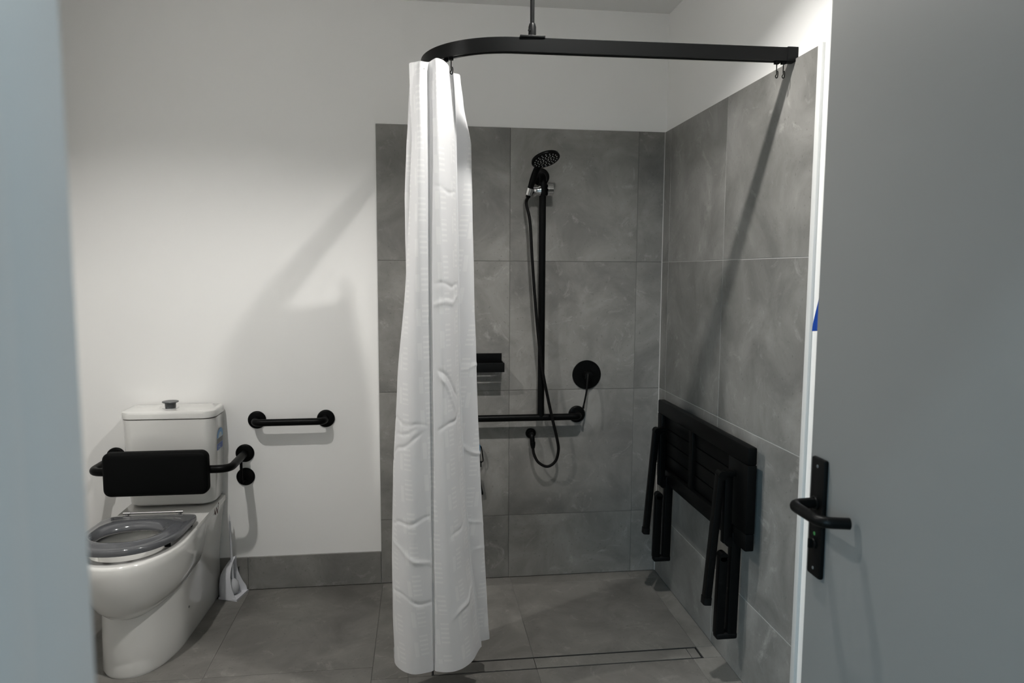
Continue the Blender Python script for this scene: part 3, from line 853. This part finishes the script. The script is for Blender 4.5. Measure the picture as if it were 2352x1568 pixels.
for yc in (-0.98, -0.30):
    for sname, p0, p1, w, d in (('leg', (-0.112, yc, 0.765), (-0.147, yc, 0.325), 0.034, 0.026), ('support_arm', (-0.084, yc, 0.76), (-0.084, yc, 0.525), 0.03, 0.03),
                                ('wall_strut', (-0.050, yc, 0.56), (-0.056, yc, 0.185), 0.034, 0.036), ('folding_strut', (-0.094, yc, 0.475), (-0.100, yc, 0.195), 0.032, 0.032)):
        bm = BM(); bar(bm, p0, p1, w, d, (0, 1, 0), 0.005); fs.part(sname, bm, M['black'])
    bm = BM(); lathe(bm, [(-0.018, 0.0), (-0.018, 0.016), (0.018, 0.016), (0.018, 0.0)], (-0.108, yc, 0.765), (0, 1, 0), 24); bar(bm, (-0.108, yc, 0.770), (-0.064, yc, 0.770), 0.034, 0.02, (0, 1, 0), 0.003); fs.part('hinge', bm, M['black'])
    bm = BM(); lathe(bm, [(-0.016, 0.0), (-0.016, 0.016), (0.016, 0.016), (0.016, 0.0)], (-0.094, yc, 0.475), (0, 1, 0), 24); fs.part('pivot', bm, M['black'])
    bm = BM(); lathe(bm, [(-0.016, 0.0), (-0.016, 0.018), (0.016, 0.018), (0.016, 0.0)], (-0.076, yc, 0.53), (0, 1, 0), 24); fs.part('pivot', bm, M['black'])
    bm = BM(); box(bm, -0.113, -0.036, yc - 0.018, yc + 0.018, 0.176, 0.2, 0.007, 3); fs.part('foot_cap', bm, M['rubber'])
    bm = BM(); bar(bm, (-0.147, yc, 0.33), (-0.1485, yc, 0.305), 0.037, 0.029, (0, 1, 0), 0.006); fs.part('leg_cap', bm, M['rubber'])

# ------------------------------------------------------------------ toilet
TX = -2.195


def outline(z, front, hw, back, yc=None, p=2.3, n=40, nb=5, rb=0.03):
    """D shape: straight sides from back to yc, super-ellipse to the front"""
    if yc is None: yc = front + hw * 1.45
    pts = []
    for k in range(n + 1):
        a = PI * k / n
        c, s = math.cos(a), math.sin(a)
        x = hw * math.copysign(abs(c) ** (2 / p), c)
        y = yc - (yc - front) * abs(s) ** (2 / p)
        pts.append((TX + x, y, z))
    for k in range(nb + 1):                     # left back corner
        a = PI + 0 * k
        t = k / nb * PI / 2
        pts.append((TX - hw + rb * (1 - math.cos(t)), back - rb + rb * math.sin(t), z))
    for k in range(nb + 1):
        t = PI / 2 * (1 - k / nb)
        pts.append((TX + hw - rb * (1 - math.cos(t)), back - rb + rb * math.sin(t), z))
    return pts


RIM = 0.45
to = Thing('toilet', (TX, -0.4, 0), 'white back-to-wall toilet with grey seat, standing against the back wall', 'toilet')
bm = BM()
ped = [(0.0, -0.692, 0.132), (0.012, -0.696, 0.136), (0.10, -0.685, 0.137), (0.20, -0.668, 0.143), (0.30, -0.65, 0.158), (0.40, -0.63, 0.176), (RIM - 0.006, -0.62, 0.184), (RIM, -0.615, 0.182)]
rg = [outline(z, f, hw, -0.004, f + 0.26, 2.25, rb=0.02) for z, f, hw in ped]
# the foot splays a little wider towards the wall
for r in rg:
    for i, (x, y, z) in enumerate(r):
        k = max(0, min(1, (y + 0.55) / 0.5)) * (1 - z / RIM) * 0.022
        r[i] = (x + (k if x > TX else -k), y, z)
loft(bm, rg, cap1=False)
bowl = [(0.205, -0.64, 0.03, -0.42), (0.211, -0.676, 0.085, -0.36), (0.228, -0.708, 0.124, -0.32), (0.262, -0.742, 0.153, -0.29), (0.310, -0.767, 0.170, -0.28), (0.365, -0.783, 0.178, -0.275),
        (0.41, -0.790, 0.181, -0.275), (RIM - 0.010, -0.791, 0.183, -0.27), (RIM - 0.003, -0.788, 0.1805, -0.27), (RIM, -0.782, 0.176, -0.27)]
rings_b = [outline(z, f, hw, bk, f + 0.30 if hw > 0.12 else (f + bk) / 2, 2.15) for z, f, hw, bk in bowl]
loft(bm, rings_b, cap1=False)
pan = to.part('pan', bm, M['ceramic'], angle=50)
# deck and inner basin
bm = BM()
inner = [(RIM, -0.735, 0.130, -0.42), (RIM - 0.006, -0.728, 0.124, -0.425), (0.42, -0.722, 0.122, -0.43), (0.388, -0.70, 0.110, -0.45), (0.358, -0.665, 0.085, -0.48), (0.342, -0.62, 0.05, -0.52)]
ri = [outline(z, f, hw, bk, (f + bk) / 2 - 0.02, 2.05, rb=0.09 if hw > 0.1 else 0.03) for z, f, hw, bk in inner]
loft(bm, [rings_b[-1]] + ri, cap0=False)
to.part('basin', bm, M['ceramic_in'], pan, angle=50)
bm = BM(); box(bm, TX - 0.181, TX + 0.181, -0.46, -0.004, RIM - 0.02, RIM + 0.0005, 0.004)
# keep the deck clear of the basin opening
bmesh.ops.delete(bm, geom=bm.verts[:], context='VERTS')
loft(bm, [[(TX - 0.182, -0.40, RIM - 0.02), (TX + 0.182, -0.40, RIM - 0.02), (TX + 0.184, -0.004, RIM - 0.02), (TX - 0.184, -0.004, RIM - 0.02)],
          [(TX - 0.180, -0.40, RIM), (TX + 0.180, -0.40, RIM), (TX + 0.183, -0.004, RIM + 0.004), (TX - 0.183, -0.004, RIM + 0.004)]])
to.part('deck', bm, M['ceramic'], pan)
bm = BM(); lathe(bm, [(0, 0.0), (0, 0.009), (0.004, 0.009), (0.005, 0.0)], (TX - 0.113, -0.570, 0.428), (0.9, -0.3, 0.3), 20); to.part('overflow_hole', bm, M['void'], pan)
bm = BM(); lathe(bm, [(0, 0.005), (0.002, 0.005)], (TX + 0.1415, -0.42, 0.13), (1, 0, 0), 14); to.part('fixing_cap', bm, M['button'], pan)


def rrect(z, x0, x1, y0, y1, r, n=7, bow=0.0):
    pts = []
    for cx, cy, a0 in ((x1 - r, y1 - r * 0.3, 0), (x0 + r, y1 - r * 0.3, PI / 2), (x0 + r, y0 + r, PI), (x1 - r, y0 + r, 1.5 * PI)):
        rx, ry = r, (r * 0.3 if a0 < 3 else r)
        for k in range(n + 1):
            a = a0 + k / n * PI / 2
            x, y = cx + rx * math.cos(a), cy + ry * math.sin(a)
            pts.append((x, y, z))
    out = []
    xm, hwid = (x0 + x1) / 2, (x1 - x0) / 2
    for x, y, zz in pts:
        if y < y0 + r: y -= bow * (1 - ((x - xm) / hwid) ** 2)
        out.append((x, y, zz))
    return out


bm = BM()
CXc = -2.193
cz = [(0.462, 0.168, -0.150), (0.468, 0.174, -0.156), (0.60, 0.182, -0.160), (0.832, 0.1885, -0.166)]
loft(bm, [rrect(z, CXc - w, CXc + w, yb, -0.004, 0.045, bow=0.010) for z, w, yb in cz]); cis = to.part('cistern', bm, M['ceramic'], angle=35)
bm = BM()
lz = [(0.8345, 0.187, -0.165), (0.8375, 0.191, -0.169), (0.855, 0.192, -0.170), (0.864, 0.190, -0.168), (0.868, 0.185, -0.163), (0.8695, 0.176, -0.152)]
loft(bm, [rrect(z, CXc - w, CXc + w, yb, -0.004, 0.045, bow=0.010) for z, w, yb in lz]); lid = to.part('cistern_lid', bm, M['ceramic'], angle=40)
bm = BM(); lathe(bm, [(0, 0.033), (0.002, 0.033), (0.003, 0.03)], (CXc - 0.006, -0.095, 0.8695), (0, 0, 1), 32); to.part('button_ring', bm, M['chrome'], lid)
bm = BM(); lathe(bm, [(0, 0.0215), (0.022, 0.0225), (0.023, 0.031), (0.0255, 0.0335), (0.028, 0.032), (0.0285, 0.0)], (CXc - 0.006, -0.095, 0.871), (0, 0, 1), 36); to.part('flush_button', bm, M['button'], lid, label='raised dark grey flush button')
# water-rating sticker on the cistern side
stx = CXc + 0.1905


def stick(name, mat, y0, y1, z0, z1, th=0.0004, arch=False):
    bm = BM()
    def sx(z): return CXc + 0.168 + (0.1885 - 0.168) * (z - 0.462) / 0.37 + 0.006 * (1 if z < 0.6 else 0) * 0 + 0.0035
    if not arch:
        pts = [(y0, z0), (y1, z0), (y1, z1), (y0, z1)]
    else:
        pts = [(y0 + (y1 - y0) * 0.5 + (y1 - y0) * 0.5 * math.cos(a), z0 + (z1 - z0) * math.sin(a)) for a in [PI * k / 16 for k in range(17)]]
    loft(bm, [[(sx(z) + e, y, z) for y, z in pts] for e in (0, th)])
    return to.part(name, bm, mat, cis, smooth=False)


s0 = stick('rating_sticker', M['st_pale'], -0.118, -0.030, 0.640, 0.735)
tag(s0, 'pale blue and grey rating sticker')
stick('sticker_arch', M['st_sky'], -0.118, -0.030, 0.735, 0.775, 0.0006, True)
stick('sticker_arch_centre', M['st_pale'], -0.100, -0.048, 0.735, 0.757, 0.0008, True)
stick('sticker_band', M['st_grey'], -0.117, -0.031, 0.710, 0.733, 0.0006)
stick('sticker_panel', M['st_blue'], -0.117, -0.031, 0.667, 0.709, 0.0006)
stick('sticker_foot', M['st_green'], -0.117, -0.031, 0.640, 0.660, 0.0006)


def text3d(name, body, size, loc, rot, mat, root, parent, th=0.0003):
    cu = bpy.data.curves.new(name, 'FONT'); cu.body = body; cu.size = size; cu.align_x = 'CENTER'; cu.align_y = 'CENTER'; cu.extrude = th
    ob = bpy.data.objects.new(name, cu); COL.objects.link(ob)
    bpy.context.view_layer.update()
    me = bpy.data.meshes.new_from_object(ob.evaluated_get(bpy.context.evaluated_depsgraph_get()))
    bpy.data.objects.remove(ob)
    mo = bpy.data.objects.new(name, me); COL.objects.link(mo)
    me.materials.clear(); me.materials.append(mat)
    mo.parent = parent
    mo.location = Vector(loc) - Vector(root.loc); mo.rotation_euler = rot
    return mo


sxm = CXc + 0.168 + 0.0205 * (0.688 - 0.462) / 0.37 + 0.0035 + 0.0009
text3d('sticker_digits', '3.5', 0.030, (sxm, -0.085, 0.688), (PI / 2, 0, PI / 2), M['st_pale'], to, cis)
# installer's crayon mark
bm = BM()
mk = [(-0.180, 0.446), (-0.164, 0.414), (-0.148, 0.444), (-0.134, 0.410), (-0.112, 0.452)]
for a, b in zip(mk, mk[1:]): tube(bm, [(TX + 0.1836, a[0], a[1]), (TX + 0.1836, b[0], b[1])], 0.0011, 6)
to.part('crayon_mark', bm, M['ink'], pan)
# seat
bm = BM()
SB, SFr, SHW = -0.345, -0.768, 0.176
n = 72


def seat_outer(a):
    c, s = math.cos(a), math.sin(a)           # a = 0 right, pi/2 back, -pi/2 front
    if s <= 0:
        return SHW * math.copysign(abs(c) ** (2 / 2.2), c), -0.53 + (SFr + 0.53) * abs(s) ** (2 / 2.2)
    return SHW * math.copysign(abs(c) ** (2 / 9), c), -0.53 + (SB + 0.53) * abs(s) ** (2 / 9)


def seat_inner(a):
    c, s = math.cos(a), math.sin(a)
    return 0.112 * math.copysign(abs(c) ** (2 / 2.1), c), -0.605 + 0.106 * math.copysign(abs(s) ** (2 / 2.1), s)


prof = [(0.0, 0.002), (0.0, 0.010), (0.02, 0.017), (0.08, 0.0205), (0.22, 0.0215), (0.36, 0.0215), (0.42, 0.0235), (0.52, 0.030), (0.66, 0.0345), (0.80, 0.0345), (0.92, 0.029), (0.98, 0.018), (1.0, 0.009), (0.98, 0.002), (0.9, 0.0)]
SZ = RIM + 0.017
R_ = []
for t, h_ in prof:
    ring = []
    for k in range(n):
        a = 2 * PI * k / n
        xo, yo = seat_outer(a); xi, yi = seat_inner(a)
        front = max(0.0, -math.sin(a))
        hh = h_
        yy = yo + (yi - yo) * t
        lift = 0.012 * (SB - yy) / (SB - SFr)          # the ring sits higher at the front, on its bumpers
        ring.append((TX + xo + (xi - xo) * t, yy, SZ + hh + lift + (0.003 * front if t > 0.02 else 0)))
    R_.append(ring)
Rv = loft(bm, R_, True, False, False)
for k in range(n):
    j = (k + 1) % n
    bm.faces.new((Rv[-1][k], Rv[-1][j], Rv[0][j], Rv[0][k]))
st = to.part('seat', bm, M['seat'], label='glossy mid grey seat ring', angle=60)
for bx_, by_ in ((0.135, -0.60), (-0.135, -0.60), (0.15, -0.40), (-0.15, -0.40)):
    bm = BM(); lathe(bm, [(0, 0.011), (0.012, 0.011), (0.021, 0.008)], (TX + bx_, by_, RIM), (0, 0, 1), 16); to.part('bumper', bm, M['rubber'], st)
bm = BM(); tube(bm, [(TX - 0.115, -0.336, RIM + 0.041), (TX + 0.105, -0.336, RIM + 0.041)], 0.0042, 12); to.part('hinge_rod', bm, M['chrome'], label='thin chrome hinge rod')
for x in (TX - 0.105, TX + 0.095):
    bm = BM(); lathe(bm, [(0, 0.011), (0.025, 0.009), (0.039, 0.006)], (x, -0.334, RIM), (0, 0, 1), 18); tube(bm, [(x - 0.014, -0.336, RIM + 0.041), (x + 0.014, -0.336, RIM + 0.041)], 0.0062, 12); to.part('hinge_post', bm, M['chrome'])

# ------------------------------------------------------------------ backrest over the toilet
br = Thing('padded_toilet_support', (TX, 0, 0.634), 'black padded backrest on a bent rail in front of the cistern', 'backrest')
FR, FL, BRZ = -1.923, -2.470, 0.638
bm = BM(); tube(bm, round_path([(FR, 0.004, BRZ), (FR, -0.25, BRZ), (FL, -0.25, BRZ), (FL, 0.004, BRZ)], 0.055, 12), 0.0165, 22); br.part('rail', bm, M['black'])
for x, z in ((FR, BRZ), (FL, BRZ), (FR, 0.530), (FL, 0.530)):
    bm = BM(); flange(bm, x, z, 0.0405, PB); br.part('flange', bm, M['black'])
for x in (FR, FL):
    bm = BM(); bar(bm, (x - 0.004, -0.052, BRZ - 0.01), (x - 0.004, -0.052, 0.515), 0.006, 0.012, (0, 1, 0), 0.002)
    bar(bm, (x - 0.004, -0.055, 0.519), (x - 0.004, 0.003, 0.519), 0.012, 0.008, (1, 0, 0), 0.002); br.part('stop_bracket', bm, M['black'])
bm = BM()
px0, px1, pz0, pz1 = -2.404, -1.998, 0.545, 0.726


def rr2(y, ins, r):
    pts = []
    for cx, cz_, a0 in ((px1 - ins - r, pz1 - ins - r, 0), (px0 + ins + r, pz1 - ins - r, PI / 2), (px0 + ins + r, pz0 + ins + r, PI), (px1 - ins - r, pz0 + ins + r, 1.5 * PI)):
        for k in range(9):
            a = a0 + k / 8 * PI / 2
            pts.append((cx + r * math.cos(a), y, cz_ + r * math.sin(a)))
    return pts


loft(bm, [rr2(-0.262, 0.004, 0.026), rr2(-0.266, 0.0, 0.03), rr2(-0.288, 0.0, 0.03), rr2(-0.296, 0.003, 0.028), rr2(-0.301, 0.010, 0.024), rr2(-0.303, 0.022, 0.02)])
br.part('pad', bm, M['pad'], label='black rounded back pad')
for x in (-2.32, -2.08):
    bm = BM(); box(bm, x - 0.02, x + 0.02, -0.270, -0.228, BRZ - 0.024, BRZ + 0.024, 0.005); br.part('pad_clamp', bm, M['black'])

# ------------------------------------------------------------------ short grab rail on the white wall
gr = Thing('grab_rail', (-1.715, 0, 0.79), 'short straight black grab rail on the white wall right of the toilet', 'grab rail')
bm = BM(); tube(bm, round_path([(-1.866, 0.004, 0.789), (-1.866, -0.062, 0.789), (-1.564, -0.062, 0.790), (-1.564, 0.004, 0.790)], 0.045, 12), 0.0158, 22); gr.part('rail', bm, M['black'])
for x in (-1.866, -1.564):
    bm = BM(); flange(bm, x, 0.789, 0.040, PB); gr.part('flange', bm, M['black'])

# ------------------------------------------------------------------ toilet brush and holder
BXc, BYc = -1.985, -0.06
bh = Thing('brush_holder', (BXc, BYc, 0), 'white open-sided plastic toilet brush holder on the floor', 'brush holder')
bm = BM()
loft(bm, [[(-2.036 + e, -0.082, z), (-1.948, -0.118, z), (-1.922, -0.016, z), (-2.026, -0.010, z)] for z, e in ((0.0, 0.0), (0.010, 0.002))])
bh.part('base', bm, M['plastic'], smooth=False)
# hood: front edge F, bulging side L, rear edge B at rising heights
HOOD = [(0.004, (-1.950, -0.114), (-2.034, -0.068), (-1.926, -0.016)), (0.03, (-1.964, -0.106), (-2.036, -0.064), (-1.931, -0.016)),
        (0.06, (-1.974, -0.100), (-2.036, -0.060), (-1.948, -0.017)), (0.10, (-1.980, -0.090), (-2.030, -0.056), (-1.962, -0.019)),
        (0.135, (-1.979, -0.076), (-2.012, -0.050), (-1.967, -0.023)), (0.162, (-1.973, -0.060), (-1.992, -0.045), (-1.966, -0.030)), (0.178, (-1.966, -0.048), (-1.974, -0.042), (-1.963, -0.037))]
zs = [h[0] for h in HOOD]
tracks = [spline([(h[k][0], h[k][1], h[0]) for h in HOOD], 4) for k in (1, 2, 3)]
bm = BM()
outer, inn = [], []
for F_, L_, B_ in zip(*tracks):
    mid1 = F_.lerp(L_, 0.62) + Vector((-0.004, -0.014, 0)) * min(1, (F_ - L_).length / 0.08)
    mid2 = L_.lerp(B_, 0.38) + Vector((-0.010, 0.016, 0)) * min(1, (B_ - L_).length / 0.09)
    row = spline([F_, mid1, L_, mid2, B_], 5)
    row2 = []
    for i, p in enumerate(row):
        a, b = row[max(i - 1, 0)], row[min(i + 1, len(row) - 1)]
        t = (b - a).normalized(); n_ = Vector((t.y, -t.x, 0))
        row2.append(p + n_ * 0.0025)
    outer.append(row); inn.append(row2)
R1 = loft(bm, outer, False); R2 = loft(bm, inn, False)
for k in range(len(R1) - 1):
    for e in (0, -1):
        bm.faces.new((R1[k][e], R1[k + 1][e], R2[k + 1][e], R2[k][e]))
for i in range(len(R1[0]) - 1):
    bm.faces.new((R1[-1][i], R1[-1][i + 1], R2[-1][i + 1], R2[-1][i]))
bh.part('hood', bm, M['plastic'])
tb = Thing('toilet_brush', (-1.975, -0.06, 0.012), 'white toilet brush with a thin upright handle standing in its holder', 'toilet brush')
bm = BM(); lathe(bm, [(0, 0.012), (0.01, 0.024), (0.03, 0.028), (0.055, 0.024), (0.07, 0.008)], (-1.978, -0.058, 0.012), (0, 0, 1), 24); tb.part('brush_head', bm, M['bristle'])
bm = BM(); lathe(bm, [(0, 0.006), (0.08, 0.006), (0.12, 0.0045), (0.25, 0.0045), (0.29, 0.0022), (0.30, 0.0)], (-1.978, -0.058, 0.078), (-0.03, 0.05, 1), 14); tb.part('handle', bm, M['plastic'])

# ------------------------------------------------------------------ blue towel on a hook behind the door
th_ = Thing('towel_hook', (PR, -1.50, 1.56), 'black wall hook behind the open door holding a blue towel', 'hook')
bm = BM(); lathe(bm, [(0, 0.022), (0.006, 0.022), (0.008, 0.02), (0.008, 0.0)], (PR, -1.50, 1.56), (-1, 0, 0), 24); th_.part('rose', bm, M['black'])
bm = BM(); tube(bm, round_path([(PR - 0.006, -1.50, 1.56), (PR - 0.05, -1.50, 1.555), (PR - 0.055, -1.50, 1.59)], 0.015, 5), 0.006, 12); th_.part('peg', bm, M['black'])
bm = BM()
rg = []
for k in range(30):
    t = k / 29
    z = 1.578 - 0.272 * t
    hw = 0.020 + 0.096 * t
    ring = []
    for i in range(48):
        a = 2 * PI * i / 48
        fold = 0.006 * math.sin(a * 7 + 2 * t) * (0.3 + t)
        zz = z - (0.012 * math.sin(a * 1.0) if k == 29 else 0)
        ring.append((PR - 0.034 + (0.02 + 0.004 * t + fold) * math.cos(a), -1.495 + hw * math.sin(a), zz))
    rg.append(ring)
loft(bm, rg)
o = finish('towel', bm, M['towel']); tag(o, 'blue terry towel hanging behind the open door, only an edge showing', 'towel')
